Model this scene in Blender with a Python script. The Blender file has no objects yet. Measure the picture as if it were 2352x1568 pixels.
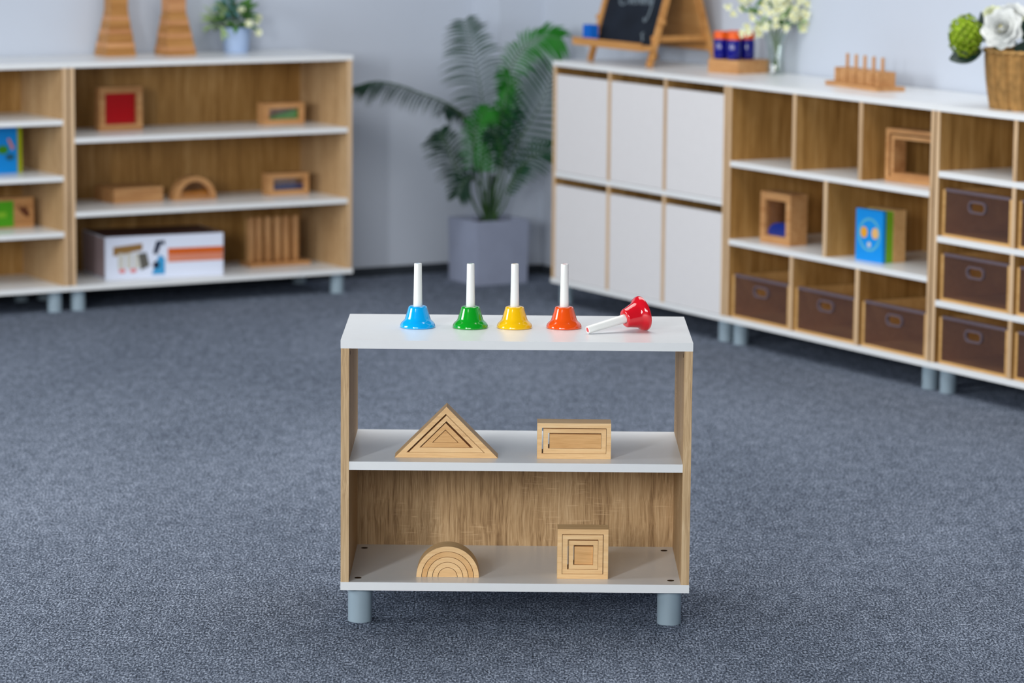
import bpy, bmesh, math, random
from mathutils import Vector, Matrix
PI = math.pi
rad = math.radians
random.seed(7)
scene = bpy.context.scene
COL = scene.collection

# ------------------------------------------------------------------ frames of reference
ANG = rad(30.456)
FRAMES = {
    'F': ((0.0105, 7.0223), rad(-0.018)),              # the small shelf in front
    'L': ((-0.5966, 12.3733), ANG),                    # cabinets along the left wall
    'R': ((0.1397, 12.1626), ANG - PI / 2),            # cabinets along the right wall
}
def place(fr, s, b, z=0.0):
    (ox, oy), a = FRAMES[fr]
    return Vector((ox + s * math.cos(a) - b * math.sin(a), oy + s * math.sin(a) + b * math.cos(a), z))

T = 0.018
ZB = 0.0762            # underside of every bottom panel
ZF = 0.6198            # top of the front shelf
ZC = 0.8888            # top of the cabinets
DEP = 0.40
CW = 1.1345

# ------------------------------------------------------------------ node helpers
def srgb(r, g, b):
    f = lambda c: (c / 255 / 12.92) if c / 255 <= 0.04045 else ((c / 255 + 0.055) / 1.055) ** 2.4
    return (f(r), f(g), f(b), 1.0)

def new_mat(name):
    m = bpy.data.materials.new(name)
    m.use_nodes = True
    nt = m.node_tree
    return m, nt, nt.nodes['Principled BSDF']

def plain(name, col, rough=0.5, spec=0.5, metallic=0.0, coat=0.0, vary=0.04, scale=18.0, bump=0.0):
    """one colour with a faint procedural mottling"""
    m, nt, p = new_mat(name)
    N = nt.nodes
    tc = N.new('ShaderNodeTexCoord')
    nz = N.new('ShaderNodeTexNoise'); nz.inputs['Scale'].default_value = scale; nz.inputs['Detail'].default_value = 4
    nt.links.new(tc.outputs['Object'], nz.inputs['Vector'])
    rp = N.new('ShaderNodeValToRGB')
    c = col
    rp.color_ramp.elements[0].position = 0.3; rp.color_ramp.elements[1].position = 0.7
    rp.color_ramp.elements[0].color = (c[0] * (1 - vary), c[1] * (1 - vary), c[2] * (1 - vary), 1)
    rp.color_ramp.elements[1].color = (min(1, c[0] * (1 + vary)), min(1, c[1] * (1 + vary)), min(1, c[2] * (1 + vary)), 1)
    nt.links.new(nz.outputs['Fac'], rp.inputs['Fac'])
    nt.links.new(rp.outputs['Color'], p.inputs['Base Color'])
    p.inputs['Roughness'].default_value = rough
    p.inputs['Specular IOR Level'].default_value = spec
    p.inputs['Metallic'].default_value = metallic
    p.inputs['Coat Weight'].default_value = coat
    p.inputs['Coat Roughness'].default_value = 0.03
    if bump:
        bp = N.new('ShaderNodeBump'); bp.inputs['Strength'].default_value = bump; bp.inputs['Distance'].default_value = 0.002
        nt.links.new(nz.outputs['Fac'], bp.inputs['Height']); nt.links.new(bp.outputs['Normal'], p.inputs['Normal'])
    return m

def wood(name, dark, mid, light, axis='Z', freq=60.0, stretch=0.05, rough=0.55, spec=0.3, plank=7.0, ray=0.0, fine=0.5):
    """grain streaks along one axis, soft broad bands across it, optional pale medullary flecks"""
    m, nt, p = new_mat(name)
    N, Lk = nt.nodes, nt.links
    tc = N.new('ShaderNodeTexCoord'); oi = N.new('ShaderNodeObjectInfo')
    mul = N.new('ShaderNodeMath'); mul.operation = 'MULTIPLY'; mul.inputs[1].default_value = 37.0
    Lk.new(oi.outputs['Random'], mul.inputs[0])
    add = N.new('ShaderNodeVectorMath'); add.operation = 'ADD'
    Lk.new(tc.outputs['Object'], add.inputs[0]); Lk.new(mul.outputs[0], add.inputs[1])
    # gentle waviness
    wn = N.new('ShaderNodeTexNoise'); wn.inputs['Scale'].default_value = 6.0; wn.inputs['Detail'].default_value = 2
    Lk.new(add.outputs[0], wn.inputs['Vector'])
    ws = N.new('ShaderNodeVectorMath'); ws.operation = 'SCALE'; ws.inputs['Scale'].default_value = 0.014
    Lk.new(wn.outputs['Color'], ws.inputs[0])
    a2 = N.new('ShaderNodeVectorMath'); a2.operation = 'ADD'
    Lk.new(add.outputs[0], a2.inputs[0]); Lk.new(ws.outputs[0], a2.inputs[1])
    def streak(f, st, detail):
        mp = N.new('ShaderNodeMapping')
        sc = [f, f, f]; sc['XYZ'.index(axis)] = f * st
        mp.inputs['Scale'].default_value = sc
        Lk.new(a2.outputs[0], mp.inputs['Vector'])
        nz = N.new('ShaderNodeTexNoise'); nz.inputs['Scale'].default_value = 1.0
        nz.inputs['Detail'].default_value = detail; nz.inputs['Roughness'].default_value = 0.6
        Lk.new(mp.outputs[0], nz.inputs['Vector'])
        return nz
    n1 = streak(freq, stretch, 5.0)
    n2 = streak(plank, stretch * 2.2, 2.0)
    n3 = streak(freq * 5, stretch * 0.6, 2.0)
    mx = N.new('ShaderNodeMix'); mx.data_type = 'FLOAT'; mx.inputs['Factor'].default_value = 0.45
    Lk.new(n1.outputs['Fac'], mx.inputs[2]); Lk.new(n2.outputs['Fac'], mx.inputs[3])
    mx2 = N.new('ShaderNodeMix'); mx2.data_type = 'FLOAT'; mx2.inputs['Factor'].default_value = 0.28 * fine * 2
    Lk.new(mx.outputs[0], mx2.inputs[2]); Lk.new(n3.outputs['Fac'], mx2.inputs[3])
    rp = N.new('ShaderNodeValToRGB')
    rp.color_ramp.elements[0].position = 0.36; rp.color_ramp.elements[0].color = dark
    rp.color_ramp.elements[1].position = 0.64; rp.color_ramp.elements[1].color = light
    e = rp.color_ramp.elements.new(0.5); e.color = mid
    Lk.new(mx2.outputs[0], rp.inputs['Fac'])
    out = rp.outputs['Color']
    if ray:
        mp = N.new('ShaderNodeMapping')
        sc = [22, 22, 22]; sc['XYZ'.index(axis)] = 330
        mp.inputs['Scale'].default_value = sc
        Lk.new(a2.outputs[0], mp.inputs['Vector'])
        rz = N.new('ShaderNodeTexNoise'); rz.inputs['Scale'].default_value = 1.0; rz.inputs['Detail'].default_value = 1
        Lk.new(mp.outputs[0], rz.inputs['Vector'])
        r2 = N.new('ShaderNodeValToRGB'); r2.color_ramp.elements[0].position = 0.6; r2.color_ramp.elements[1].position = 0.7
        Lk.new(rz.outputs['Fac'], r2.inputs['Fac'])
        patch = N.new('ShaderNodeTexNoise'); patch.inputs['Scale'].default_value = 9.0
        Lk.new(add.outputs[0], patch.inputs['Vector'])
        r3 = N.new('ShaderNodeValToRGB'); r3.color_ramp.elements[0].position = 0.52; r3.color_ramp.elements[1].position = 0.66
        Lk.new(patch.outputs['Fac'], r3.inputs['Fac'])
        mm = N.new('ShaderNodeMath'); mm.operation = 'MULTIPLY'
        Lk.new(r2.outputs['Color'], mm.inputs[0]); Lk.new(r3.outputs['Color'], mm.inputs[1])
        m3 = N.new('ShaderNodeMath'); m3.operation = 'MULTIPLY'; m3.inputs[1].default_value = ray
        Lk.new(mm.outputs[0], m3.inputs[0])
        mc = N.new('ShaderNodeMix'); mc.data_type = 'RGBA'
        Lk.new(m3.outputs[0], mc.inputs['Factor']); Lk.new(out, mc.inputs[6])
        mc.inputs[7].default_value = (min(1, light[0] * 1.25), min(1, light[1] * 1.25), min(1, light[2] * 1.3), 1)
        out = mc.outputs[2]
    Lk.new(out, p.inputs['Base Color'])
    p.inputs['Roughness'].default_value = rough
    p.inputs['Specular IOR Level'].default_value = spec
    bp = N.new('ShaderNodeBump'); bp.inputs['Strength'].default_value = 0.12; bp.inputs['Distance'].default_value = 0.001
    Lk.new(mx2.outputs[0], bp.inputs['Height']); Lk.new(bp.outputs['Normal'], p.inputs['Normal'])
    return m

def carpet_mat():
    m, nt, p = new_mat('blue_grey_carpet')
    N, Lk = nt.nodes, nt.links
    tc = N.new('ShaderNodeTexCoord')
    n1 = N.new('ShaderNodeTexNoise'); n1.inputs['Scale'].default_value = 235; n1.inputs['Detail'].default_value = 3; n1.inputs['Roughness'].default_value = 0.75
    n2 = N.new('ShaderNodeTexNoise'); n2.inputs['Scale'].default_value = 34; n2.inputs['Detail'].default_value = 3
    n3 = N.new('ShaderNodeTexNoise'); n3.inputs['Scale'].default_value = 1.3; n3.inputs['Detail'].default_value = 2
    mp = N.new('ShaderNodeMapping'); mp.inputs['Scale'].default_value = (1, .34, 1)      # pile combed along the room
    Lk.new(tc.outputs['Object'], mp.inputs['Vector'])
    for n in (n1, n2, n3): Lk.new(mp.outputs[0], n.inputs['Vector'])
    mx = N.new('ShaderNodeMix'); mx.data_type = 'FLOAT'; mx.inputs['Factor'].default_value = 0.11
    Lk.new(n1.outputs['Fac'], mx.inputs[2]); Lk.new(n2.outputs['Fac'], mx.inputs[3])
    mx2 = N.new('ShaderNodeMix'); mx2.data_type = 'FLOAT'; mx2.inputs['Factor'].default_value = 0.08
    Lk.new(mx.outputs[0], mx2.inputs[2]); Lk.new(n3.outputs['Fac'], mx2.inputs[3])
    rp = N.new('ShaderNodeValToRGB'); el = rp.color_ramp.elements
    el[0].position = 0.37; el[0].color = srgb(24, 29, 38)
    el[1].position = 0.63; el[1].color = srgb(184, 195, 214)
    e = el.new(0.5); e.color = srgb(89, 99, 116)
    Lk.new(mx2.outputs[0], rp.inputs['Fac']); Lk.new(rp.outputs['Color'], p.inputs['Base Color'])
    p.inputs['Roughness'].default_value = 0.95; p.inputs['Specular IOR Level'].default_value = 0.1
    bp = N.new('ShaderNodeBump'); bp.inputs['Strength'].default_value = 0.5; bp.inputs['Distance'].default_value = 0.004
    Lk.new(n1.outputs['Fac'], bp.inputs['Height']); Lk.new(bp.outputs['Normal'], p.inputs['Normal'])
    return m

def clear_mat(name, tint, fac, rough=0.05, gloss=(0.9, 0.9, 0.95, 1)):
    m, nt, p = new_mat(name)
    N, Lk = nt.nodes, nt.links
    N.remove(p)
    tr = N.new('ShaderNodeBsdfTransparent'); tr.inputs['Color'].default_value = tint
    gl = N.new('ShaderNodeBsdfGlossy'); gl.inputs['Roughness'].default_value = rough; gl.inputs['Color'].default_value = gloss
    mx = N.new('ShaderNodeMixShader'); mx.inputs[0].default_value = fac + .03
    Lk.new(tr.outputs[0], mx.inputs[1]); Lk.new(gl.outputs[0], mx.inputs[2])
    Lk.new(mx.outputs[0], N['Material Output'].inputs['Surface'])
    return m

def smoke_mat():
    """see-through brown acrylic with a faint milky body of its own"""
    m, nt, p = new_mat('smoky_brown_acrylic')
    N, Lk = nt.nodes, nt.links
    p.inputs['Base Color'].default_value = srgb(104, 92, 94); p.inputs['Roughness'].default_value = .12
    tr = N.new('ShaderNodeBsdfTransparent'); tr.inputs['Color'].default_value = (.82, .76, .75, 1)
    mx = N.new('ShaderNodeMixShader'); mx.inputs[0].default_value = .17
    Lk.new(tr.outputs[0], mx.inputs[1]); Lk.new(p.outputs[0], mx.inputs[2])
    Lk.new(mx.outputs[0], N['Material Output'].inputs['Surface'])
    return m
M = {}
M['carpet'] = carpet_mat()
M['wall'] = plain('painted_wall', srgb(191, 199, 212), 0.85, 0.15, vary=0.012, scale=3, bump=0.03)
M['baseboard'] = plain('dark_baseboard', srgb(48, 54, 62), 0.8, 0.2)
M['white'] = plain('white_laminate', srgb(230, 233, 235), 0.28, 0.5, vary=0.01, scale=40)
M['door'] = plain('white_door_laminate', srgb(222, 221, 223), 0.45, 0.4, vary=0.01, scale=30)
M['leg'] = plain('grey_leg_plastic', srgb(142, 160, 172), 0.4, 0.4, vary=0.02)
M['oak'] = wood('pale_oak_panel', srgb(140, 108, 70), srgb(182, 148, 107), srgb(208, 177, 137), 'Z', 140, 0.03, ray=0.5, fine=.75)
M['oak_back'] = wood('oak_back_panel', srgb(112, 80, 46), srgb(180, 146, 104), srgb(212, 181, 140), 'Z', 150, 0.03, plank=14, ray=0.6, fine=.75)
M['oak_edge'] = wood('oak_edge', srgb(160, 129, 92), srgb(200, 170, 130), srgb(224, 198, 161), 'Z', 160, 0.02)
M['oak_shaded'] = wood('cabinet_oak_shaded', srgb(124, 86, 38), srgb(162, 120, 64), srgb(190, 150, 94), 'Z', 55, 0.05, plank=12)  # same light oak with the shade put into its colour
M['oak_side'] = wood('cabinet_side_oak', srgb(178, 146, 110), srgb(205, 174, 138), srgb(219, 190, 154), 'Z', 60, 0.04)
BD, BM, BL = srgb(218, 174, 122), srgb(235, 194, 140), srgb(243, 208, 158)
M['beech_x'] = wood('beech_lengthwise', BD, BM, BL, 'X', 120, 0.06, rough=0.5, plank=30)
M['beech_y'] = wood('beech_crosswise', srgb(196, 148, 96), srgb(216, 170, 116), srgb(228, 186, 134), 'Y', 120, 0.1, rough=0.5, plank=30)
M['beech_z'] = wood('beech_upright', BD, BM, BL, 'Z', 120, 0.06, rough=0.5, plank=30)
M['beech_d'] = wood('beech_darker', srgb(206, 156, 98), srgb(222, 174, 116), srgb(232, 188, 132), 'X', 120, 0.06, rough=0.5, plank=30)
M['toy'] = wood('honey_beech', srgb(164, 112, 66), srgb(190, 140, 90), srgb(207, 160, 110), 'X', 90, 0.06, rough=0.5, plank=25)
M['toy_z'] = wood('honey_beech_upright', srgb(164, 112, 66), srgb(190, 140, 90), srgb(207, 160, 110), 'Z', 90, 0.06, rough=0.5, plank=25)
M['tower'] = wood('brown_tower_wood', srgb(140, 92, 44), srgb(172, 122, 66), srgb(190, 140, 84), 'X', 60, 0.05, rough=0.5, plank=25)
M['tower2'] = wood('tan_tower_wood', srgb(166, 110, 70), srgb(192, 138, 92), srgb(208, 156, 108), 'X', 60, 0.05, rough=0.5, plank=25)
M['easel'] = wood('easel_pine', srgb(158, 104, 50), srgb(190, 136, 76), srgb(206, 154, 94), 'X', 60, 0.05)
M['tray_wood'] = wood('tray_ply', srgb(178, 134, 76), srgb(202, 158, 98), srgb(216, 174, 116), 'X', 80, 0.05)
M['slate'] = plain('chalkboard_slate', srgb(24, 31, 42), 0.75, 0.2, vary=0.3, scale=9)
M['chalk'] = plain('chalk', srgb(112, 124, 134), 0.95, 0.05, vary=0.2, scale=120)
M['hole'] = plain('dark_recess', srgb(60, 44, 28), 0.8, 0.1)
M['cream'] = plain('cream_handle_plastic', srgb(240, 242, 240), 0.35, 0.4, vary=0.005)
for nm, c in dict(blue=(0, 172, 246), green=(8, 158, 34), yellow=(250, 196, 8), orange=(240, 84, 14), red=(210, 16, 34)).items():
    M['bell_' + nm] = plain('glossy_%s_paint' % nm, srgb(*c), 0.12, 0.5, coat=0.6, vary=0.01)
M['smoke'] = smoke_mat()
M['smoke_lip'] = plain('smoky_acrylic_edge', srgb(100, 88, 96), 0.25, 0.5)
M['glass'] = clear_mat('clear_vase_glass', (0.93, 0.96, 0.94, 1), 0.04)
M['acrylic_red'] = plain('red_acrylic', srgb(176, 4, 20), 0.15, 0.5, vary=0.03)
M['window_pane'] = clear_mat('clear_window_acrylic', (0.9, 0.86, 0.84, 1), 0.03)
M['blue_sand'] = plain('blue_sand', srgb(14, 62, 190), 0.8, 0.2, vary=0.15, scale=200)
M['navy_sand'] = plain('navy_sand', srgb(20, 52, 128), 0.8, 0.2, vary=0.15, scale=200)
M['green_sand'] = plain('green_sand', srgb(60, 160, 40), 0.8, 0.2, vary=0.15, scale=200)
M['amber_sand'] = plain('amber_sand', srgb(206, 140, 24), 0.8, 0.2, vary=0.15, scale=200)
M['jar_blue'] = plain('deep_blue_jar', srgb(10, 14, 122), 0.12, 0.5, vary=0.03)
M['cap_orange'] = plain('orange_cap', srgb(232, 92, 20), 0.4, 0.4)
M['eraser'] = plain('blue_felt', srgb(10, 98, 196), 0.85, 0.2, vary=0.08, scale=90)
M['pot'] = plain('blue_grey_planter', srgb(142, 150, 172), 0.7, 0.25, vary=0.05, scale=14, bump=0.05)
M['soil'] = plain('dark_soil', srgb(34, 28, 22), 0.95, 0.05, vary=0.4, scale=90, bump=0.5)
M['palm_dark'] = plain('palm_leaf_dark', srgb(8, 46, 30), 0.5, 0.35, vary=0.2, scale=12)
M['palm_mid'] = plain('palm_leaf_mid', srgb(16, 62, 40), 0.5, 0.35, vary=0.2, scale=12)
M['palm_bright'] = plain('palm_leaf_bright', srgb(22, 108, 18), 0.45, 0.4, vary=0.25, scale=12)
M['stalk'] = plain('palm_stalk', srgb(58, 88, 50), 0.5, 0.3, vary=0.1)
M['bucket'] = plain('powder_blue_bucket', srgb(162, 184, 218), 0.5, 0.3, vary=0.03)
M['leaf'] = plain('leaf_green', srgb(66, 112, 44), 0.5, 0.3, vary=0.2, scale=30)
M['leaf_teal'] = plain('leaf_teal', srgb(96, 146, 150), 0.6, 0.3, vary=0.1, scale=30)
M['leaf_pale'] = plain('leaf_pale', srgb(160, 186, 130), 0.6, 0.3, vary=0.1, scale=30)
M['leaf_dark'] = plain('leaf_dark', srgb(10, 44, 32), 0.4, 0.4, vary=0.2, scale=30)
M['petal_white'] = plain('petal_white', srgb(240, 242, 240), 0.6, 0.2, vary=0.03)
M['petal_cream'] = plain('petal_cream', srgb(226, 230, 200), 0.6, 0.2, vary=0.05)
M['petal_lime'] = plain('petal_lime', srgb(128, 158, 26), 0.6, 0.2, vary=0.25, scale=35)
M['pollen'] = plain('pollen_yellow', srgb(226, 214, 120), 0.7, 0.2)
M['stem'] = plain('flower_stem', srgb(92, 116, 74), 0.6, 0.3)
M['wicker'] = plain('woven_wicker', srgb(168, 130, 78), 0.75, 0.2, vary=0.28, scale=40, bump=0.3)
M['carton'] = plain('white_carton', srgb(214, 222, 240), 0.5, 0.3, vary=0.01)
M['carton_side'] = plain('carton_side_print', srgb(176, 158, 164), 0.5, 0.3, vary=0.03)
for nm, c in dict(orange=(200, 92, 22), pink=(206, 130, 104), brown=(140, 106, 58), sky=(58, 148, 200), navy=(24, 36, 60), grey=(196, 196, 190),
                  charcoal=(92, 90, 84), red=(214, 130, 134), blue=(2, 140, 224), cyan=(86, 170, 196), amber=(226, 160, 40), peach=(226, 178, 110),
                  lime=(126, 184, 40), olive=(160, 172, 12), leaf=(76, 160, 20), green=(60, 140, 30), coral=(214, 128, 108), umber=(96, 52, 30), teal=(30, 92, 120), maroon=(92, 62, 56), moss=(92, 122, 22)).items():
    M['ink_' + nm] = plain('print_%s' % nm, srgb(*c), 0.5, 0.3, vary=0.03)

# ------------------------------------------------------------------ object helpers
def link(o, parent=None):
    COL.objects.link(o)
    if parent is not None: o.parent = parent
    return o
def tag(o, label, cat, group=None):
    o['label'] = label; o['category'] = cat
    if group: o['group'] = group
    return o
def thing(name, label, cat, fr, s, b, z, yaw=0.0, group=None):
    o = bpy.data.objects.new(name, None)
    o.empty_display_size = 0.05
    o.location = place(fr, s, b, z); o.rotation_euler = (0, 0, FRAMES[fr][1] + yaw)
    link(o)
    return tag(o, label, cat, group)
def obj(name, bm, mat, parent=None, loc=(0, 0, 0), rot=(0, 0, 0), smooth=False, bevel=0.0, label=None, seg=2):
    if bevel:
        bmesh.ops.bevel(bm, geom=[e for e in bm.edges if len(e.link_faces) == 2 and e.calc_face_angle(0) > 0.5], offset=bevel, segments=seg, affect='EDGES', clamp_overlap=True)
    bmesh.ops.recalc_face_normals(bm, faces=bm.faces[:])
    me = bpy.data.meshes.new(name)
    bm.to_mesh(me); bm.free()
    if smooth:
        for p in me.polygons: p.use_smooth = True
        try: me.set_sharp_from_angle(angle=rad(38))
        except Exception: pass
    for m in (mat if isinstance(mat, (list, tuple)) else [mat]): me.materials.append(M[m] if isinstance(m, str) else m)
    o = bpy.data.objects.new(name, me)
    o.location = loc; o.rotation_euler = rot
    link(o, parent)
    if label: o['label'] = label
    return o
def copy_thing(src, loc, rotz=None):
    """a thing with copies of its parts and sub-parts"""
    r = src.copy(); COL.objects.link(r); r.location = loc
    if rotz is not None: r.rotation_euler = (0, 0, rotz)
    for ch in list(src.children):
        c = ch.copy(); COL.objects.link(c); c.parent = r
        for g in list(ch.children):
            d = g.copy(); COL.objects.link(d); d.parent = c
    return r
def B(): return bmesh.new()
def box(bm, x0, x1, y0, y1, z0, z1, mi=0):
    v = [bm.verts.new(p) for p in ((x0, y0, z0), (x1, y0, z0), (x1, y1, z0), (x0, y1, z0), (x0, y0, z1), (x1, y0, z1), (x1, y1, z1), (x0, y1, z1))]
    for f in ((0, 3, 2, 1), (4, 5, 6, 7), (0, 1, 5, 4), (1, 2, 6, 5), (2, 3, 7, 6), (3, 0, 4, 7)):
        bm.faces.new([v[i] for i in f]).material_index = mi
    return bm
def bx(*a): return box(B(), *a)
def prism(bm, pts, y0, y1):
    """polygon in x,z pushed from y0 to y1"""
    a = [bm.verts.new((x, y0, z)) for x, z in pts]; b = [bm.verts.new((x, y1, z)) for x, z in pts]
    bm.faces.new(a); bm.faces.new(b[::-1])
    n = len(pts)
    for i in range(n):
        bm.faces.new((a[i], b[i], b[(i + 1) % n], a[(i + 1) % n]))
    return bm
def ring(bm, outer, inner, y0, y1):
    """frame between two loops of equal length in x,z"""
    n = len(outer)
    L = [[bm.verts.new((x, y, z)) for x, z in pts] for pts, y in ((outer, y0), (inner, y0), (outer, y1), (inner, y1))]
    for i in range(n):
        j = (i + 1) % n
        bm.faces.new((L[0][i], L[0][j], L[1][j], L[1][i]))
        bm.faces.new((L[2][i], L[3][i], L[3][j], L[2][j]))
        bm.faces.new((L[0][i], L[2][i], L[2][j], L[0][j]))
        bm.faces.new((L[1][i], L[1][j], L[3][j], L[3][i]))
    return bm
def rect(x0, x1, z0, z1): return [(x0, z0), (x1, z0), (x1, z1), (x0, z1)]
def lathe(bm, prof, n=48, cap=True, mtx=None):
    rows = []
    for r, z in prof:
        rows.append([bm.verts.new((r * math.cos(2 * PI * k / n), r * math.sin(2 * PI * k / n), z)) for k in range(n)])
    for a, b in zip(rows, rows[1:]):
        for k in range(n): bm.faces.new((a[k], a[(k + 1) % n], b[(k + 1) % n], b[k]))
    if cap:
        bm.faces.new(rows[0][::-1]); bm.faces.new(rows[-1])
    if mtx is not None: bmesh.ops.transform(bm, matrix=mtx, verts=[v for row in rows for v in row])
    return bm
def cyl(bm, r, z0, z1, n=32, x=0, y=0):
    e = min(0.0008, r * 0.2)
    return lathe(bm, [(r - e, z0), (r, z0 + e), (r, z1 - e), (r - e, z1)], n, True, Matrix.Translation((x, y, 0)))
def tube(bm, pts, radii, n=8):
    pts = [Vector(p) for p in pts]
    if not isinstance(radii, (list, tuple)): radii = [radii] * len(pts)
    rows = []; prev = None
    for i, p in enumerate(pts):
        t = (pts[min(i + 1, len(pts) - 1)] - pts[max(i - 1, 0)]).normalized()
        u = prev if prev is not None else (Vector((0, 0, 1)) if abs(t.z) < 0.9 else Vector((1, 0, 0)))
        u = (u - t * u.dot(t)).normalized(); w = t.cross(u); prev = u
        rows.append([bm.verts.new(p + (u * math.cos(2 * PI * k / n) + w * math.sin(2 * PI * k / n)) * radii[i]) for k in range(n)])
    for a, b in zip(rows, rows[1:]):
        for k in range(n): bm.faces.new((a[k], a[(k + 1) % n], b[(k + 1) % n], b[k]))
    bm.faces.new(rows[0][::-1]); bm.faces.new(rows[-1])
    return bm
def bez(p, n):
    """smooth curve through control points (Catmull-Rom)"""
    p = [Vector(q) for q in p]; q = [p[0] * 2 - p[1]] + p + [p[-1] * 2 - p[-2]]
    out = []
    m = len(p) - 1
    for i in range(n + 1):
        t = i / n * m; k = min(int(t), m - 1); f = t - k
        a, b, c, d = q[k:k + 4]
        out.append(0.5 * ((2 * b) + (c - a) * f + (2 * a - 5 * b + 4 * c - d) * f * f + (3 * b - a - 3 * c + d) * f ** 3))
    return out
def blob(bm, c, r, sq=(1, 1, 1), sub=2, jit=0.0):
    res = bmesh.ops.create_icosphere(bm, subdivisions=sub, radius=1.0)
    for v in res['verts']:
        k = 1 + random.uniform(-jit, jit)
        v.co = Vector(c) + Vector((v.co.x * r * sq[0], v.co.y * r * sq[1], v.co.z * r * sq[2])) * k
    return bm
def ell(cx, cz, rx, rz, n=20): return [(cx + rx * math.cos(2 * PI * k / n), cz + rz * math.sin(2 * PI * k / n)) for k in range(n)]

# ------------------------------------------------------------------ the room
def structure(name, bm, mat, loc=(0, 0, 0), rot=0.0):
    o = obj(name, bm, mat, None, loc, (0, 0, rot)); o['kind'] = 'structure'
    return o
structure('floor', bx(-7, 9, -2, 16.5, -0.05, 0), 'carpet')
WL = 0.412           # distance of the wall behind the cabinet fronts
S_R = 0.528 + WL     # where the right wall stands, measured along the left wall
oL = FRAMES['L'][0]; oR = FRAMES['R'][0]
structure('wall_left', bx(-6.0, S_R + 0.1, WL, WL + 0.1, 0, 2.7), 'wall', (*oL, 0), ANG)
structure('wall_right', bx(-1.2, 9.0, WL, WL + 0.1, 0, 2.7), 'wall', (*oR, 0), ANG - PI / 2)
structure('wall_corner_column', bx(0.745, S_R + 0.02, 0.205, WL + 0.02, 0, 2.7), 'wall', (*oL, 0), ANG)
structure('baseboard_left', bx(-6.0, 0.744, WL - 0.012, WL, 0, 0.035), 'baseboard', (*oL, 0), ANG)
structure('baseboard_right', bx(-0.75, 9.0, WL - 0.012, WL, 0, 0.035), 'baseboard', (*oR, 0), ANG - PI / 2)
structure('baseboard_column', bx(0.735, S_R - 0.012, 0.193, 0.205, 0, 0.035), 'baseboard', (*oL, 0), ANG)

# ------------------------------------------------------------------ cabinets
def cabinet(name, label, cat, fr, s0, shelves, dividers, group, door=False):
    """s0: left edge; shelves: list of underside heights; dividers: (s centre, z0, z1)"""
    t = thing(name, label, cat, fr, s0, 0, 0, 0, group)
    w = CW; bv = 0.0012; g = 0.0005; i = 0.004
    obj('top_panel', bx(g, w - g, 0, DEP, ZC - T, ZC), 'white', t, bevel=bv)
    obj('bottom_panel', bx(g, w - g, 0, DEP, ZB, ZB + T), 'white', t, bevel=bv)
    for x in (i, w - i - T):
        sp = obj('side_panel', bx(x, x + T, 0.003, DEP, ZB + T, ZC - T), 'oak' if fr == 'L' else 'oak_shaded', t)  # lit oak on the left, copy with painted-in shade on the right
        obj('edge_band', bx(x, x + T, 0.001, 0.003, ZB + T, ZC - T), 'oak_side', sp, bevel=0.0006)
    obj('back_panel', bx(i + T, w - i - T, DEP - 0.008, DEP - 0.001, ZB + T, ZC - T), 'oak_shaded', t)
    f = 0.022 if door else 0.001
    for z in shelves:
        obj('shelf', bx(i + T, w - i - T, f if not door else 0.002, DEP - 0.008, z, z + T), 'white', t, bevel=bv)
    for x, z0, z1 in dividers:
        dp = obj('divider', bx(x - T / 2, x + T / 2, 0.004, DEP - 0.008, z0, z1), 'oak_shaded', t)
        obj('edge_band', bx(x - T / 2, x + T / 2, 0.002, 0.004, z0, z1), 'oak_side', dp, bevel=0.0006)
    for x in (0.045, w - 0.045):
        for y in (0.042, DEP - 0.045):
            obj('leg', cyl(B(), 0.0255, 0, ZB, 32, x, y), 'leg', t, smooth=True)
    return t
H3 = [0.3395, 0.6035]
H4 = [0.271, 0.470, 0.6695]
zi0, zi1 = ZB + T, ZC - T
iw = CW - 0.044
cabinet('open_bookshelf', 'long open white and oak bookshelf under the two wooden towers, standing left of the palm', 'bookshelf', 'L', -CW, H3, [], 'storage cabinets along the walls')
cabinet('open_bookshelf', 'open white and oak bookshelf cut off by the left edge, with closely spaced shelves', 'bookshelf', 'L', -2 * CW, H4, [], 'storage cabinets along the walls')
d1, d2 = 0.022 + iw / 3, 0.022 + 2 * iw / 3
r1 = cabinet('door_cabinet', 'white cupboard with six closed doors under the chalkboard easel', 'cabinet', 'R', 0, [0.467], [(d1, zi0, 0.467), (d2, zi0, 0.467), (d1, 0.485, zi1), (d2, 0.485, zi1)], 'storage cabinets along the walls', door=True)
for k in range(3):
    x0 = (0.022, d1 + T / 2, d2 + T / 2)[k] + 0.002; x1 = (d1 - T / 2, d2 - T / 2, CW - 0.022)[k] - 0.002
    for z0, z1 in ((0.4865, zi1 - 0.031), (zi0 + 0.0015, 0.467 - 0.029)):
        obj('door', bx(x0, x1, 0.003, 0.019, z0, z1), 'door', r1, bevel=0.001)
cabinet('cubby_cabinet', 'open white and oak cubby cabinet beside the white doors, three drawers in its bottom row', 'cabinet', 'R', CW, H3,
        [(d1, zi0, H3[0]), (d2, zi0, H3[0]), (CW / 2, H3[0] + T, H3[1]), (d1, H3[1] + T, zi1), (d2, H3[1] + T, zi1)], 'storage cabinets along the walls')
dv = []
for za, zb in ((zi0, H4[0]), (H4[0] + T, H4[1]), (H4[1] + T, H4[2]), (H4[2] + T, zi1)): dv += [(d1, za, zb), (d2, za, zb)]
cabinet('cubby_cabinet', 'drawer-filled white and oak cubby cabinet under the wicker basket at the right edge', 'cabinet', 'R', 2 * CW, H4, dv, 'storage cabinets along the walls')

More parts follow.
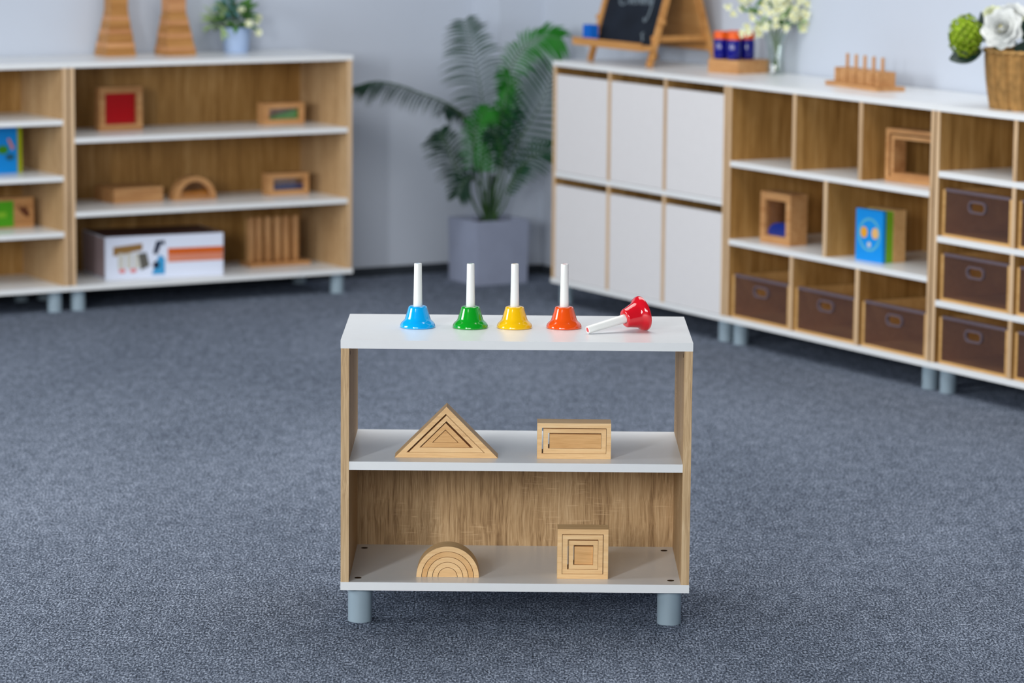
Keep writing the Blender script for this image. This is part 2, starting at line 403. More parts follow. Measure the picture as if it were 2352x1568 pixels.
# smoky drawers -------------------------------------------------
def stadium(cx, cz, hw, hh, n=32):
    out = []
    for k in range(n):
        a = 2 * PI * k / n
        c, s_ = math.cos(a), math.sin(a)
        x = (hw - hh) * (1 if c > 1e-9 else -1 if c < -1e-9 else 0) + hh * c
        out.append((cx + x, cz + hh * s_))
    return out
def rect_loop(x0, x1, z0, z1, cx, cz, n=32):
    out = []
    for k in range(n):
        a = 2 * PI * k / n + 1e-6
        c, s_ = math.cos(a), math.sin(a)
        tx = ((x1 - cx) / c if c > 0 else (x0 - cx) / c) if abs(c) > 1e-6 else 1e9
        tz = ((z1 - cz) / s_ if s_ > 0 else (z0 - cz) / s_) if abs(s_) > 1e-6 else 1e9
        tt = min(tx, tz)
        out.append([cx + tt * c, cz + tt * s_])
    for cxn in ((x0, z0), (x1, z0), (x1, z1), (x0, z1)):          # snap nearest samples on to the corners
        k = min(range(n), key=lambda q: (out[q][0] - cxn[0]) ** 2 + (out[q][1] - cxn[1]) ** 2); out[k] = list(cxn)
    return [tuple(p) for p in out]
def make_drawer(label, s, z, group):
    w, h, d = 0.333, 0.143, 0.36
    t = thing('storage_drawer', label, 'drawer', 'R', s, 0.012, z, 0, group)
    for x in (-w / 2, w / 2 - 0.011):
        obj('side_board', bx(x, x + 0.011, 0, d, 0, h), 'tray_wood', t, bevel=0.001)
    obj('bottom_board', bx(-w / 2 + 0.011, w / 2 - 0.011, 0, d, 0, 0.009), 'tray_wood', t, bevel=0.0008)
    obj('back_board', bx(-w / 2 + 0.011, w / 2 - 0.011, d - 0.011, d, 0.009, h), 'tray_wood', t)
    x0, x1, z0, z1 = -w / 2 + 0.0112, w / 2 - 0.0112, 0.0092, h - 0.002
    fp = obj('front_panel', ring(B(), rect_loop(x0, x1, z0, z1, 0, 0.102), stadium(0, 0.102, 0.037, 0.0135), 0.002, 0.007), 'smoke', t)
    obj('top_lip', bx(x0, x1, 0.0005, 0.0125, z1 - 0.002, z1 + 0.007), 'smoke_lip', fp, bevel=0.0015)
    obj('grip_rim', ring(B(), stadium(0, 0.102, 0.0425, 0.019), stadium(0, 0.102, 0.0368, 0.0133), -0.001, 0.009), 'smoke_lip', fp, bevel=0.0008)
    return t
DR = 'smoky plastic drawers in the cubby cabinets'
cub = (0.022 + (d1 - T / 2 - 0.022) / 2, (d1 + d2) / 2, (d2 + T / 2 + CW - 0.022) / 2)
first = None
jobs = [(CW + cub[k], ZB + T, 'smoky brown drawer, %s one in the bottom row beside the white doors' % ('left', 'middle', 'right')[k]) for k in range(3)]
for j, zz in ((0, H4[1] + T), (1, H4[0] + T), (2, ZB + T)):
    rown = ('upper', 'middle', 'lowest')[j]
    jobs.append((2 * CW + cub[0], zz, 'whole smoky brown drawer in the %s drawer row under the wicker basket' % rown))
    jobs.append((2 * CW + cub[1], zz, 'smoky brown drawer cut off by the right edge, %s drawer row' % rown))
for s, z, lab in jobs:
    if first is None: first = make_drawer(lab, s, z + 0.0004, DR)
    else:
        c = copy_thing(first, place('R', s, 0.012, z + 0.0004)); c['label'] = lab

# ------------------------------------------------------------------ the small shelf in front
W = 0.75
fs = thing('low_shelf_unit', 'small open white and oak shelf unit standing on the carpet in front, carrying the bells', 'shelf', 'F', 0, 0, 0)
D = 0.4016; hw = W / 2; bv = 0.0012
obj('top_panel', bx(-hw, hw, 0, D, ZF - T, ZF), 'white', fs, bevel=bv)
obj('bottom_panel', bx(-hw, hw, 0, D, ZB, ZB + T), 'white', fs, bevel=bv)
for sx in (-1, 1):
    x0, x1 = (-hw + 0.0005, -hw + T) if sx < 0 else (hw - T, hw - 0.0005)
    sp = obj('side_panel', bx(x0, x1, 0.002, D, ZB + T, ZF - T), 'oak', fs)
    obj('edge_band', bx(x0, x1, 0, 0.002, ZB + T, ZF - T), 'oak_edge', sp, bevel=0.0005)
    xi = -hw + T if sx < 0 else hw - T
    sl = B(); lathe(sl, [(0.0045, -0.0004), (0.0045, 0.0004)], 16, True, Matrix.Translation((xi, 0.045, ZF - T - 0.016)) @ Matrix.Rotation(PI / 2, 4, 'Y'))
    obj('screw_cap', sl, 'hole', sp)
obj('middle_shelf', bx(-hw + T, hw - T, 0.001, D - 0.001, 0.3393, 0.3573), 'white', fs, bevel=bv)
obj('back_panel', bx(-hw + T, hw - T, D - 0.010, D - 0.002, ZB + T, 0.3393), 'oak_back', fs)
for x, y in ((-0.339, 0.042), (0.337, 0.042), (-0.339, 0.352), (0.336, 0.352)):
    b_ = B(); lathe(b_, [(0.0075, ZB + T), (0.0075, ZB + T + 0.0006), (0.0048, ZB + T + 0.0006), (0.0045, ZB + T + 0.0002)], 24)
    obj('screw', b_, 'hole', fs, (x, y, 0))
for x in (-hw + 0.0405, hw - 0.0405):
    for y in (0.043, D - 0.045):
        obj('leg', cyl(B(), 0.0262, 0, ZB, 48, x, y), 'leg', fs, smooth=True)

# nested blocks -------------------------------------------------
def tri(cx, zb, h): return [(cx - h, zb), (cx + h, zb), (cx, zb + h)]
def nest_piece(name, label, fr, s, b, z, outer, inner, depth, mat, group, back=0.0, yaw=0.0, bevel=0.0012, cat='block'):
    cx = sum(p[0] for p in outer) / len(outer)
    outer = [(x - cx, zz) for x, zz in outer]
    t = B()
    if inner: ring(t, outer, [(x - cx, zz) for x, zz in inner], 0, depth)
    else: prism(t, outer, 0, depth)
    o = obj(name, t, mat, None, place(fr, s + cx, b + back, z), (0, 0, FRAMES[fr][1] + yaw), bevel=bevel)
    return tag(o, label, cat, group)
ZM = 0.3575
g = 'nested triangle blocks'
for nm, lab, o_, i_, mat, bk in (
        ('triangle_block', 'largest outer frame of the nested wooden triangles', tri(-.150, 0, .1112), tri(-.1515, .0113, .0845), 'beech_x', 0),
        ('triangle_block', 'second largest frame of the nested wooden triangles, inside the outer one', tri(-.1496, .0117, .0806), tri(-.150, .0222, .0577), 'beech_x', .001),
        ('triangle_block', 'third frame of the nested wooden triangles, around the solid centre', tri(-.1515, .0227, .0526), tri(-.152, .0328, .0287), 'beech_d', .002),
        ('triangle_block', 'small solid triangle at the centre of the nested wooden triangles', tri(-.1519, .0333, .0262), None, 'beech_d', .003)):
    nest_piece(nm, lab, 'F', 0, .053, ZM, o_, i_, .055, mat, g, bk)
g = 'nested rectangle blocks'
for lab, o_, i_, mat, bk in (
        ('outer frame of the nested wooden rectangles on the middle shelf', rect(.0455, .2045, 0, .0775), rect(.0555, .1945, .0112, .0672), 'beech_x', 0),
        ('middle frame of the nested wooden rectangles, slid to the right', rect(.0588, .1937, .0118, .0652), rect(.0690, .1834, .0222, .0560), 'beech_x', .001),
        ('solid bar at the centre of the nested wooden rectangles', rect(.0722, .1827, .0228, .0535), None, 'beech_d', .002)):
    nest_piece('rectangle_block', lab, 'F', 0, .054, ZM, o_, i_, .055, mat, g, bk)
ZL = ZB + T + 0.0002
g = 'nested square blocks'
for lab, o_, i_, mat, bk in (
        ('largest outer frame of the nested wooden squares on the bottom shelf', rect(.0915, .2015, 0, .1095), rect(.1015, .1912, .0105, .0985), 'beech_x', 0),
        ('second frame of the nested wooden squares, just inside the outer one', rect(.1026, .1897, .0111, .0966), rect(.1132, .1800, .0205, .0868), 'beech_x', .001),
        ('third frame of the nested wooden squares, around the small cube', rect(.1164, .1793, .0211, .0838), rect(.1262, .1692, .0305, .0742), 'beech_x', .002),
        ('small solid cube at the centre of the nested wooden squares', rect(.1285, .1686, .0311, .0700), None, 'beech_d', .007)):
    nest_piece('square_block', lab, 'F', 0, .05, ZL, o_, i_, .052 if i_ else .045, mat, g, bk)
g = 'nested rainbow arch blocks'
NA = 40
def arc(r): return [(-.1455 + r * math.cos(PI * k / NA), r * math.sin(PI * k / NA)) for k in range(NA + 1)]
for k, (ro, ri, nm) in enumerate(((.0678, .0569, 'largest'), (.0557, .0452, 'second largest'), (.0440, .0336, 'middle'), (.0324, .0215, 'second smallest'))):
    outer = arc(ro); inner = arc(ri)
    bm = B()
    prism_pts = [(x + .1455, z) for x, z in outer + inner[::-1]]
    n = NA + 1
    v0 = [[bm.verts.new((x + .1455, y, z)) for x, z in P] for P in (outer, inner) for y in (0, .055)]
    o0, o1, i0, i1 = v0
    for q in range(NA):
        bm.faces.new((o0[q], o0[q + 1], i0[q + 1], i0[q])); bm.faces.new((o1[q], i1[q], i1[q + 1], o1[q + 1]))
        bm.faces.new((o0[q], o1[q], o1[q + 1], o0[q + 1])); bm.faces.new((i0[q], i0[q + 1], i1[q + 1], i1[q]))
    for q in (0, NA): bm.faces.new((o0[q], i0[q], i1[q], o1[q]))
    o = obj('arch_block', bm, 'beech_x' if k in (0, 2) else 'beech_d' if k == 1 else 'beech_x', None, place('F', -.1455, .055 + k * .0005, ZL), (0, 0, FRAMES['F'][1]), smooth=True)
    tag(o, '%s arch of the wooden rainbow nest on the bottom shelf' % nm, 'block', g)
bm = prism(B(), [(.0203 * math.cos(PI * k / NA), .0203 * math.sin(PI * k / NA)) for k in range(NA + 1)], 0, .055)
tag(obj('arch_block', bm, 'beech_x', None, place('F', -.1455, .057, ZL), (0, 0, FRAMES['F'][1]), smooth=True), 'solid half round block at the centre of the wooden rainbow nest', 'block', g)

# bells ---------------------------------------------------------
BELL = [(.0375, 0), (.0386, .0005), (.0390, .0020), (.0388, .0038), (.0380, .0062), (.0366, .0089), (.0342, .0116), (.0312, .0142), (.0291, .0164), (.0280, .0188), (.0267, .0228), (.0250, .0283),
        (.0233, .0335), (.0218, .0385), (.0209, .0422), (.0203, .0442), (.0192, .0457), (.0176, .0466), (.0155, .0469), (.011, .0469)]
BELL_IN = [(.0100, .0440), (.0170, .0440), (.0190, .040), (.0222, .028), (.0250, .017), (.0272, .012), (.0340, .0055), (.0365, .0012), (.0375, 0)]
def make_bell(color, label, s, b):
    t = thing('hand_bell', label, 'bell', 'F', s, b, ZF + 0.0002, 0, 'coloured hand bells on the shelf top')
    bd = obj('bell_body', lathe(B(), BELL + BELL_IN, 64, False), 'bell_' + color, t, smooth=True)
    hd = obj('handle', lathe(B(), [(.0098, .0455), (.0098, .047), (.0093, .075), (.0086, .118), (.0084, .1385), (.0079, .1402), (.0058, .1405), (.0055, .139)], 32), 'cream', t, smooth=True)
    obj('end_plug', lathe(B(), [(.0054, .1385), (.0054, .1400), (.0030, .1403)], 24), 'bell_' + color, hd)
    return t
make_bell('blue', 'sky blue hand bell standing on the shelf, leftmost of the bells', -.217, .203)
make_bell('green', 'green hand bell standing upright on the white shelf', -.102, .203)
make_bell('yellow', 'yellow hand bell standing upright on the white shelf', -.0055, .207)
make_bell('orange', 'orange hand bell standing upright on the white shelf', .1030, .212)
rb = make_bell('red', 'red hand bell lying on its side on the white shelf', .25, .18)
ti, ps = rad(11.9), rad(28)
ax = Vector((math.cos(ti) * math.cos(ps), math.cos(ti) * math.sin(ps), math.sin(ti)))     # from handle end to mouth
Hend = place('F', .1525, .122, ZF + .0087 * math.cos(ti))
rot = (-ax).to_track_quat('Z', 'Y')
rb.rotation_mode = 'QUATERNION'; rb.rotation_quaternion = rot
rb.location = Hend + ax * .1403

# ------------------------------------------------------------------ toys in the left bookshelves
def framed(name, label, s, b, z, w, h, d, fw, pane, fr='L', yaw=0.0, pane_label=None, fill=None, group='framed toys on the shelves'):
    t = thing(name, label, 'toy', fr, s, b, z, yaw, group)
    obj('frame', ring(B(), rect(-w / 2, w / 2, 0, h), rect(-w / 2 + fw, w / 2 - fw, fw, h - fw), 0, d), 'toy', t, bevel=.0015)
    x0, x1, z0, z1 = -w / 2 + fw + .0003, w / 2 - fw - .0003, fw + .0003, h - fw - .0003
    if fill is None:
        obj('pane', bx(x0, x1, d * .4, d * .55, z0, z1), pane, t)
    else:
        for y in (d * .16, d * .84 - .002): obj('pane', bx(x0, x1, y, y + .002, z0, z1), pane, t)
        obj('sand', prism(B(), [(x0 + .001 + (x1 - x0 - .002) * px, z0 + (z1 - z0) * pz) for px, pz in fill[0]], d * .2, d * .8), fill[1], t)
    return t
zA, zBs = H3[1] + T + .0004, H3[0] + T + .0004
framed('colour_window_block', 'wooden square frame holding a red pane on the upper left shelf', -.836, .222, zA, .17, .158, .045, .0225, 'acrylic_red')
framed('sand_window_block', 'wooden window block with sloping green sand on the upper shelf', -.182, .205, zA, .166, .081, .06, .020, 'window_pane', fill=([(0, 0), (1, 0), (1, .85), (0, .12)], 'green_sand'))
framed('sand_window_block', 'wooden window block with a low layer of blue sand on the middle shelf', -.163, .205, zBs, .166, .081, .06, .018, 'window_pane', fill=([(0, 0), (1, 0), (1, .48), (0, .40)], 'navy_sand'))
t = thing('arch_window_block', 'half round wooden window block with amber sand on the middle shelf', 'toy', 'L', -.554, .195, zBs, 0, 'framed toys on the shelves')
NA = 32
bm = B()
ao = [(.0865 * math.cos(PI * k / NA), .0865 * math.sin(PI * k / NA)) for k in range(NA + 1)]
ai = [(.0605 * math.cos(PI * k / NA), .010 + .058 * math.sin(PI * k / NA)) for k in range(NA + 1)]
ring(bm, ao, ai, 0, .05)
obj('frame', bm, 'toy', t, smooth=True)
for y in (.008, .04): obj('pane', prism(B(), [(x * .995, .0103 + (z - .01) * .99) for x, z in ai], y, y + .002), 'window_pane', t)
obj('sand', prism(B(), [(-.058, .0108), (.058, .0108), (.053, .031), (-.053, .027)], .011, .039), 'amber_sand', t)
t = thing('wooden_box', 'flat closed wooden box lying on the middle shelf left of the arch', 'box', 'L', -.777, .205, zBs, rad(3))
obj('body', bx(-.1, .1, 0, .16, 0, .043), 'toy', t, bevel=.001)
obj('lid', bx(-.1, .1, 0, .16, .0435, .054), 'toy', t, bevel=.0015)
# rack of upright rods
t = thing('rod_rack', 'wooden rack of upright rods on the bottom shelf of the long bookshelf', 'toy', 'L', -.208, .185, ZL + .0002)
obj('base', bx(-.125, .125, 0, .10, 0, .014), 'toy', t, bevel=.002)
for x in (-.108, -.076, -.038, .002, .038, .077):
    obj('rod', lathe(B(), [(.010, .0138), (.0135, .02), (.0140, .10), (.0135, .178), (.011, .184)], 24, True, Matrix.Translation((x, .032, 0))), 'toy_z', t, smooth=True)
obj('rear_board', bx(-.108, .085, .068, .078, .0138, .17), 'beech_d', t, bevel=.002)
# printed carton
t = thing('product_carton', 'white printed carton with orange stripes lying on the bottom shelf', 'box', 'L', -.735, .072, ZL + .0002, rad(-6))
bw = .225
obj('body', bx(-bw, bw, 0, .27, 0, .155), 'carton', t, bevel=.003)
obj('side_print', bx(-bw - .0006, -bw, .01, .26, .006, .149), 'carton_side', t)
def ink(name, pts, mat, parent, y=-.0006, th=.0006): return obj(name, prism(B(), pts, y, y + th), 'ink_' + mat, parent)
ink('printed_stripe', rect(.012, bw - .001, .083, .106), 'orange', t)
ink('printed_stripe', rect(.012, bw - .001, .055, .0825), 'pink', t)
obj('top_sheet', bx(-bw + .004, bw - .004, .004, .266, .155, .1556), 'ink_maroon', t)  # thin maroon sheet, darker than the other carton faces
pic = ink('printed_picture', [(-.195, .118), (-.085, .128), (-.085, .103), (-.12, .098), (-.15, .09), (-.195, .085)], 'brown', t)
for x in (-.178, -.148, -.118): ink('printed_shape', rect(x, x + .024, .038, .094), 'grey', pic, -.0014)
ink('printed_shape', [(-.09, .03), (-.058, .045), (-.07, .095), (-.102, .09)], 'charcoal', pic, -.0014)
ink('printed_shape', [(-.05, .012), (.0, .012), (.0, .07), (-.02, .085), (-.035, .055)], 'sky', pic, -.0012)
ink('printed_shape', ell(-.033, .047, .013, .013), 'navy', pic, -.0018)
ink('printed_shape', [(-.045, .09), (-.03, .085), (-.012, .125), (.0, .118), (.0, .136), (-.032, .134)], 'navy', pic, -.0014)
for x in (-.162, -.12): ink('printed_shape', ell(x, .03, .013, .008), 'red', pic, -.0018)
# painted blocks in the left unit
t = thing('picture_block', 'blue painted block with an olive side on the second shelf at the left edge', 'toy', 'L', -1.315, .175, H4[1] + T + .0004, rad(8), 'picture blocks')
obj('body', bx(-.08, .08, .004, .05, 0, .165), 'ink_olive', t, bevel=.001)
fp = obj('front_panel', bx(-.08, .058, 0, .004, 0, .165), 'ink_blue', t, label='blue painted face with fish and turtle shapes')
ink('painted_shape', ell(.0, .085, .022, .016), 'green', fp)
ink('painted_shape', ell(-.055, .11, .02, .012), 'cyan', fp)
ink('painted_shape', [(.018, .122), (.026, .126), (.046, .09), (.036, .082)], 'coral', fp)
ink('painted_shape', ell(.028, .058, .018, .012), 'teal', fp)
t = thing('picture_block', 'green and wood picture block on the third shelf at the left edge', 'toy', 'L', -1.28, .19, H4[0] + T + .0004, rad(2), 'picture blocks')
obj('body', bx(-.09, .088, .002, .05, 0, .108), 'toy', t, bevel=.001)
fp = obj('picture_panel', bx(-.085, .008, 0, .002, .006, .098), 'ink_leaf', t)
ink('painted_shape', rect(-.07, -.02, .04, .06), 'lime', fp)
ink('painted_shape', [(.028, .085), (.04, .07), (.055, .078), (.072, .05), (.066, .036), (.05, .044), (.032, .062)], 'umber', t, .0012, .0008)

# ------------------------------------------------------------------ things on top of the left bookshelf
def tower(s, b, lean, side, mat_a, mat_b):
    ws = [.116 - .0052 * k for k in range(10)] + [.066, .064]
    hs = [.0158] * 10 + [.06, .05]
    z = ZC + .0004
    names = ['bottom', 'second', 'third', 'fourth', 'fifth', 'sixth', 'seventh', 'eighth', 'ninth', 'tenth', 'eleventh', 'twelfth']
    for k, (w, h) in enumerate(zip(ws, hs)):
        o = obj('tower_slab', bx(-w / 2, w / 2, -w / 2, w / 2, 0, h), mat_a if (k * 7 + len(side)) % 3 else mat_b, None,
                place('L', s + lean * k, b, z), (0, 0, ANG + rad(random.uniform(-2.5, 2.5))), bevel=.0008)
        lab = '%s wooden slab of the %s tapering tower, %s' % (names[k], side, 'counted from its base' if 0 < k < 10 else ('resting on the white bookshelf top' if k == 0 else 'near the top of the frame'))
        tag(o, lab, 'block', 'slabs of the %s tower' % side)
        z += h + .0002
tower(-.817, .315, .0005, 'left', 'tower', 'tower2')
tower(-.597, .27, -.0005, 'right', 'tower', 'tower2')
# small blue bucket of flowers
t = thing('potted_flowers', 'small powder blue pot of green leaves and white blossoms beside the towers', 'plant', 'L', -.33, .31, ZC + .0002)
obj('pot', lathe(B(), [(.043, 0), (.045, .002), (.054, .088), (.0565, .0885), (.0565, .093), (.052, .093), (.050, .085), (.001, .083)], 40), 'bucket', t, smooth=True)
def leaf(bm, base, direction, length, width, up=Vector((0, 0, 1)), bend=0.25, seg=5, mi=0):
    d = Vector(direction).normalized(); side = d.cross(up)
    if side.length < 1e-4: side = Vector((1, 0, 0))
    side.normalize(); nrm = side.cross(d).normalized()
    prev = None; p = Vector(base)
    for i in range(seg + 1):
        f = i / seg
        w = width * math.sin(PI * min(.97, .06 + f * .92)) ** .8 * .5
        c = Vector(base) + d * length * f - nrm * bend * length * f * f
        row = [bm.verts.new(c - side * w + nrm * w * .25), bm.verts.new(c), bm.verts.new(c + side * w + nrm * w * .25)]
        if prev:
            for k in (0, 1): bm.faces.new((prev[k], prev[k + 1], row[k + 1], row[k])).material_index = mi
        prev = row
    return bm
rnd = random.Random(3)
def leaf_cloud(n, c, r, ln, wd, zsq=1.0, rng=rnd, xs=(-1, 1)):
    bm = B()
    for _ in range(n):
        while True:
            d = Vector((rng.uniform(*xs), rng.uniform(-1, 1), rng.uniform(-.5, 1)))
            if .1 < d.length < 1: break
        d.z *= zsq
        q = Vector(c) + d * r
        leaf(bm, q, d + Vector((rng.uniform(-.4, .4), rng.uniform(-.4, .4), rng.uniform(-.1, .5))), ln * rng.uniform(.7, 1.2), wd, Vector((rng.uniform(-.3, .3), -.6, 1)), rng.uniform(.1, .5))
    return bm
obj('foliage', leaf_cloud(70, (0, 0, .125), .06, .05, .022), 'leaf', t, label='dark green leaves')
obj('foliage', leaf_cloud(26, (-.035, 0, .165), .035, .04, .02), 'leaf_teal', t, label='bluish leaves')
obj('foliage', leaf_cloud(30, (-.06, 0, .115), .045, .055, .014, xs=(-1, .1)), 'leaf_pale', t, label='pale green sprigs')
def blossom(bm, c, r, n=9, rng=rnd):
    for k in range(n):
        a = 2 * PI * k / n
        leaf(bm, Vector(c), Vector((math.cos(a), -.55, math.sin(a))), r, r * .8, Vector((0, -1, 0)), -.35, 4)
    blob(bm, Vector(c) + Vector((0, -r * .3, 0)), r * .42, sub=2)
    return bm
for c in ((.012, -.065, .112), (.053, -.05, .118), (.052, -.066, .078), (.075, -.02, .13), (-.01, -.05, .16)):
    obj('blossom', blossom(B(), c, .022), 'petal_cream', t)

# ------------------------------------------------------------------ palm in the corner
palm = thing('potted_palm', 'tall green palm with feathery fronds in a square grey planter in the corner', 'plant', 'L', .630, .082, 0)
PWd = .228
pw2 = PWd / 2
pb = B()
def sq(r, z): return [pb.verts.new((x * r, y * r, z)) for x, y in ((-1, -1), (1, -1), (1, 1), (-1, 1))]
rows = [sq(pw2 - .004, 0), sq(pw2, .245), sq(pw2 - .014, .245), sq(pw2 - .016, .21)]
for a, b in zip(rows, rows[1:]):
    for k in range(4): pb.faces.new((a[k], a[(k + 1) % 4], b[(k + 1) % 4], b[k]))
pb.faces.new(rows[0][::-1]); pb.faces.new(rows[-1])
obj('planter', pb, 'pot', palm, bevel=.002)
sb = B(); bmesh.ops.create_grid(sb, x_segments=14, y_segments=14, size=pw2 - .0165)
for v in sb.verts: v.co.z = .226 + rnd.uniform(-.006, .008)
obj('soil', sb, 'soil', palm)
prot = Matrix.Rotation(-ANG, 3, 'Z')          # build fronds in room axes, then turn into the planter's own
def frond(ctrl, nrm, llen, mat, name='frond', n=26, start=.3, droop=.35, fwd=.75, wid=.0105, r0=.0045, sides=(-1, 1), seed=1, gap=.0165):
    rg = random.Random(seed)
    pts = [prot @ p for p in bez(ctrl, 40)]
    N_ = prot @ Vector(nrm).normalized()
    run = sum((b - a).length for a, b in zip(pts, pts[1:])) * (1 - start)
    n = max(12, int(run / gap)); wid = gap * .56
    f = obj(name, tube(B(), pts, [r0 * (1 - .8 * i / 40) for i in range(41)], 6), 'stalk', palm, smooth=True)
    bm = B()
    for k in range(n):
        tt = start + (1 - start) * (k + .5) / n
        i = int(tt * 40); i = min(i, 39)
        p = pts[i].lerp(pts[i + 1], tt * 40 - i); tg = (pts[i + 1] - pts[i]).normalized()
        side = tg.cross(N_).normalized()
        u = (tt - start) / (1 - start)
        ln = llen * (math.sin(PI * (.16 + .74 * u)) ** .7) * rg.uniform(.9, 1.08)
        fw_ = fwd + .5 * u
        for sd in sides:
            d = (side * sd + tg * fw_ + N_ * .12).normalized()
            seg = 6; prev = None
            upv = (N_ - d * N_.dot(d)).normalized(); sv = d.cross(upv)
            g_ = Vector((0, 0, -1)) * droop * rg.uniform(.7, 1.2)
            for q in range(seg + 1):
                x = q / seg
                c = p + d * ln * x + g_ * ln * x * x
                w = wid * .5 * (math.sin(PI * min(.985, .12 + .86 * x)) ** .8)
                row = [bm.verts.new(c - sv * w), bm.verts.new(c + upv * -w * .5), bm.verts.new(c + sv * w)]
                if prev:
                    for z_ in (0, 1): bm.faces.new((prev[z_], prev[z_ + 1], row[z_ + 1], row[z_]))
                prev = row
    obj('leaflets', bm, mat, f)
    return f
def S(u, v, dy=0.0):           # offsets from the middle of the planter's rim, metres
    k = 1 / 606
    return ((u - 1120) * k, dy, .245 + (500 - v) * k)
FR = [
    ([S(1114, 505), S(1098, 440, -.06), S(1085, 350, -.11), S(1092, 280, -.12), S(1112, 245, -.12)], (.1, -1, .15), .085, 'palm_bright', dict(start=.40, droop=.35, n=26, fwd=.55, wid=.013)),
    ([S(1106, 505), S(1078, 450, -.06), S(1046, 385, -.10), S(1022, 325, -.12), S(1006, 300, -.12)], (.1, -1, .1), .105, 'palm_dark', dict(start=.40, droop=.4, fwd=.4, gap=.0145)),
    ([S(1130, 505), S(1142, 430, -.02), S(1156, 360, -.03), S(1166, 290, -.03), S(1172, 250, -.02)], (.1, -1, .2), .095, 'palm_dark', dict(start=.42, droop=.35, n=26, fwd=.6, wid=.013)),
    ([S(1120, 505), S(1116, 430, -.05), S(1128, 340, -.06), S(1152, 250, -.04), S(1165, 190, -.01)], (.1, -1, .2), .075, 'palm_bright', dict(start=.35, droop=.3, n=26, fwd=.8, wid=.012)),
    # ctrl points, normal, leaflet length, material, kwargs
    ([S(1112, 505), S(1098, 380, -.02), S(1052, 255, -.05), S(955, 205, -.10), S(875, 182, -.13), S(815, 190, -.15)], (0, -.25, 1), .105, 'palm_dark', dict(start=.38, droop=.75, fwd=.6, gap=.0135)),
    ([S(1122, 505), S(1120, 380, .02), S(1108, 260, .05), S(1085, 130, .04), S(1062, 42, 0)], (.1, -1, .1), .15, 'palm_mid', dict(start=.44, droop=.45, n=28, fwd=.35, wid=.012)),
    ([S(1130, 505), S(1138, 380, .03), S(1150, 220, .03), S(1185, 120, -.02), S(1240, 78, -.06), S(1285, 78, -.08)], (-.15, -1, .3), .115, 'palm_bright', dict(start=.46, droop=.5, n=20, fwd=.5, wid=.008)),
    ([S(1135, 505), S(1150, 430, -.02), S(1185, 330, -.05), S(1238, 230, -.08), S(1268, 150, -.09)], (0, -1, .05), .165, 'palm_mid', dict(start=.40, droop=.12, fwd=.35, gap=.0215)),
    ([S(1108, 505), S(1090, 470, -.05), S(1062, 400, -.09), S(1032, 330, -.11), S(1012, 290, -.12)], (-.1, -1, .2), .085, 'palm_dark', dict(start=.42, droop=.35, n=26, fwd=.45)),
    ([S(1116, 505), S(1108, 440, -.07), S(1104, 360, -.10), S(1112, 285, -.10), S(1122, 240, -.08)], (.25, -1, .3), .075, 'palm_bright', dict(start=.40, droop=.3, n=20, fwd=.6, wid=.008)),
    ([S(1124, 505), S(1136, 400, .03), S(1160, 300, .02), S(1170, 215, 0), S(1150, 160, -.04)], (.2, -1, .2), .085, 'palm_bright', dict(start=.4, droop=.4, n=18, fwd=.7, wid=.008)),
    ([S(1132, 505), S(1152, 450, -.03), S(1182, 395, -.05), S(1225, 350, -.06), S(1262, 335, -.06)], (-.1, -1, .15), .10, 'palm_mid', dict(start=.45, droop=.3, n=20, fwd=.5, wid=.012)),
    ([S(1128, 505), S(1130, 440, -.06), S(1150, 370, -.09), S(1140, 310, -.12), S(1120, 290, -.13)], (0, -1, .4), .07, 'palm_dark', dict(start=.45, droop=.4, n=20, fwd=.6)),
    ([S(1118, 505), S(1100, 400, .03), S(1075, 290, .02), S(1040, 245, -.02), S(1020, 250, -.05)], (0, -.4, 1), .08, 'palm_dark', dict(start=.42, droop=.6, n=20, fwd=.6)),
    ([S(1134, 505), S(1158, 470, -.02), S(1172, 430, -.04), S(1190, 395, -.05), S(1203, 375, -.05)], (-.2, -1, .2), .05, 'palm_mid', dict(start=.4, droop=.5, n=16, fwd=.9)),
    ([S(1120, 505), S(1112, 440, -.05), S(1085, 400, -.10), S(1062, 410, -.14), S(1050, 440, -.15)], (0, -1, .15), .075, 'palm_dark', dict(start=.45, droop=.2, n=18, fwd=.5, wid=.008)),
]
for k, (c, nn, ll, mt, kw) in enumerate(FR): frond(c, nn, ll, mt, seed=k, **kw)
obj('trunk', tube(B(), [prot @ Vector(S(1126, 515)), prot @ Vector(S(1127, 460)), prot @ Vector(S(1130, 400, .01))], [.010, .009, .007], 10), 'palm_dark', palm, smooth=True)

# ------------------------------------------------------------------ things on top of the right cabinets
ez = thing('chalkboard_easel', 'small wooden tabletop easel with a black chalkboard, topping the white doors', 'easel', 'R', .29, .10, ZC + .0002)
HWE = .197; lean = .30; rise = .46
def bar(bm, p, q, w, d):
    p, q = Vector(p), Vector(q); t_ = (q - p).normalized()
    s_ = Vector((1, 0, 0)) if abs(t_.x) < .9 else Vector((0, 1, 0))
    s_ = (s_ - t_ * s_.dot(t_)).normalized(); u = t_.cross(s_)
    vs = [[bm.verts.new(c + s_ * w / 2 * a + u * d / 2 * b) for a, b in ((-1, -1), (1, -1), (1, 1), (-1, 1))] for c in (p, q)]
    bm.faces.new(vs[0][::-1]); bm.faces.new(vs[1])
    for k in range(4): bm.faces.new((vs[0][k], vs[0][(k + 1) % 4], vs[1][(k + 1) % 4], vs[1][k]))
    return bm
yR = .285                                        # rear foot
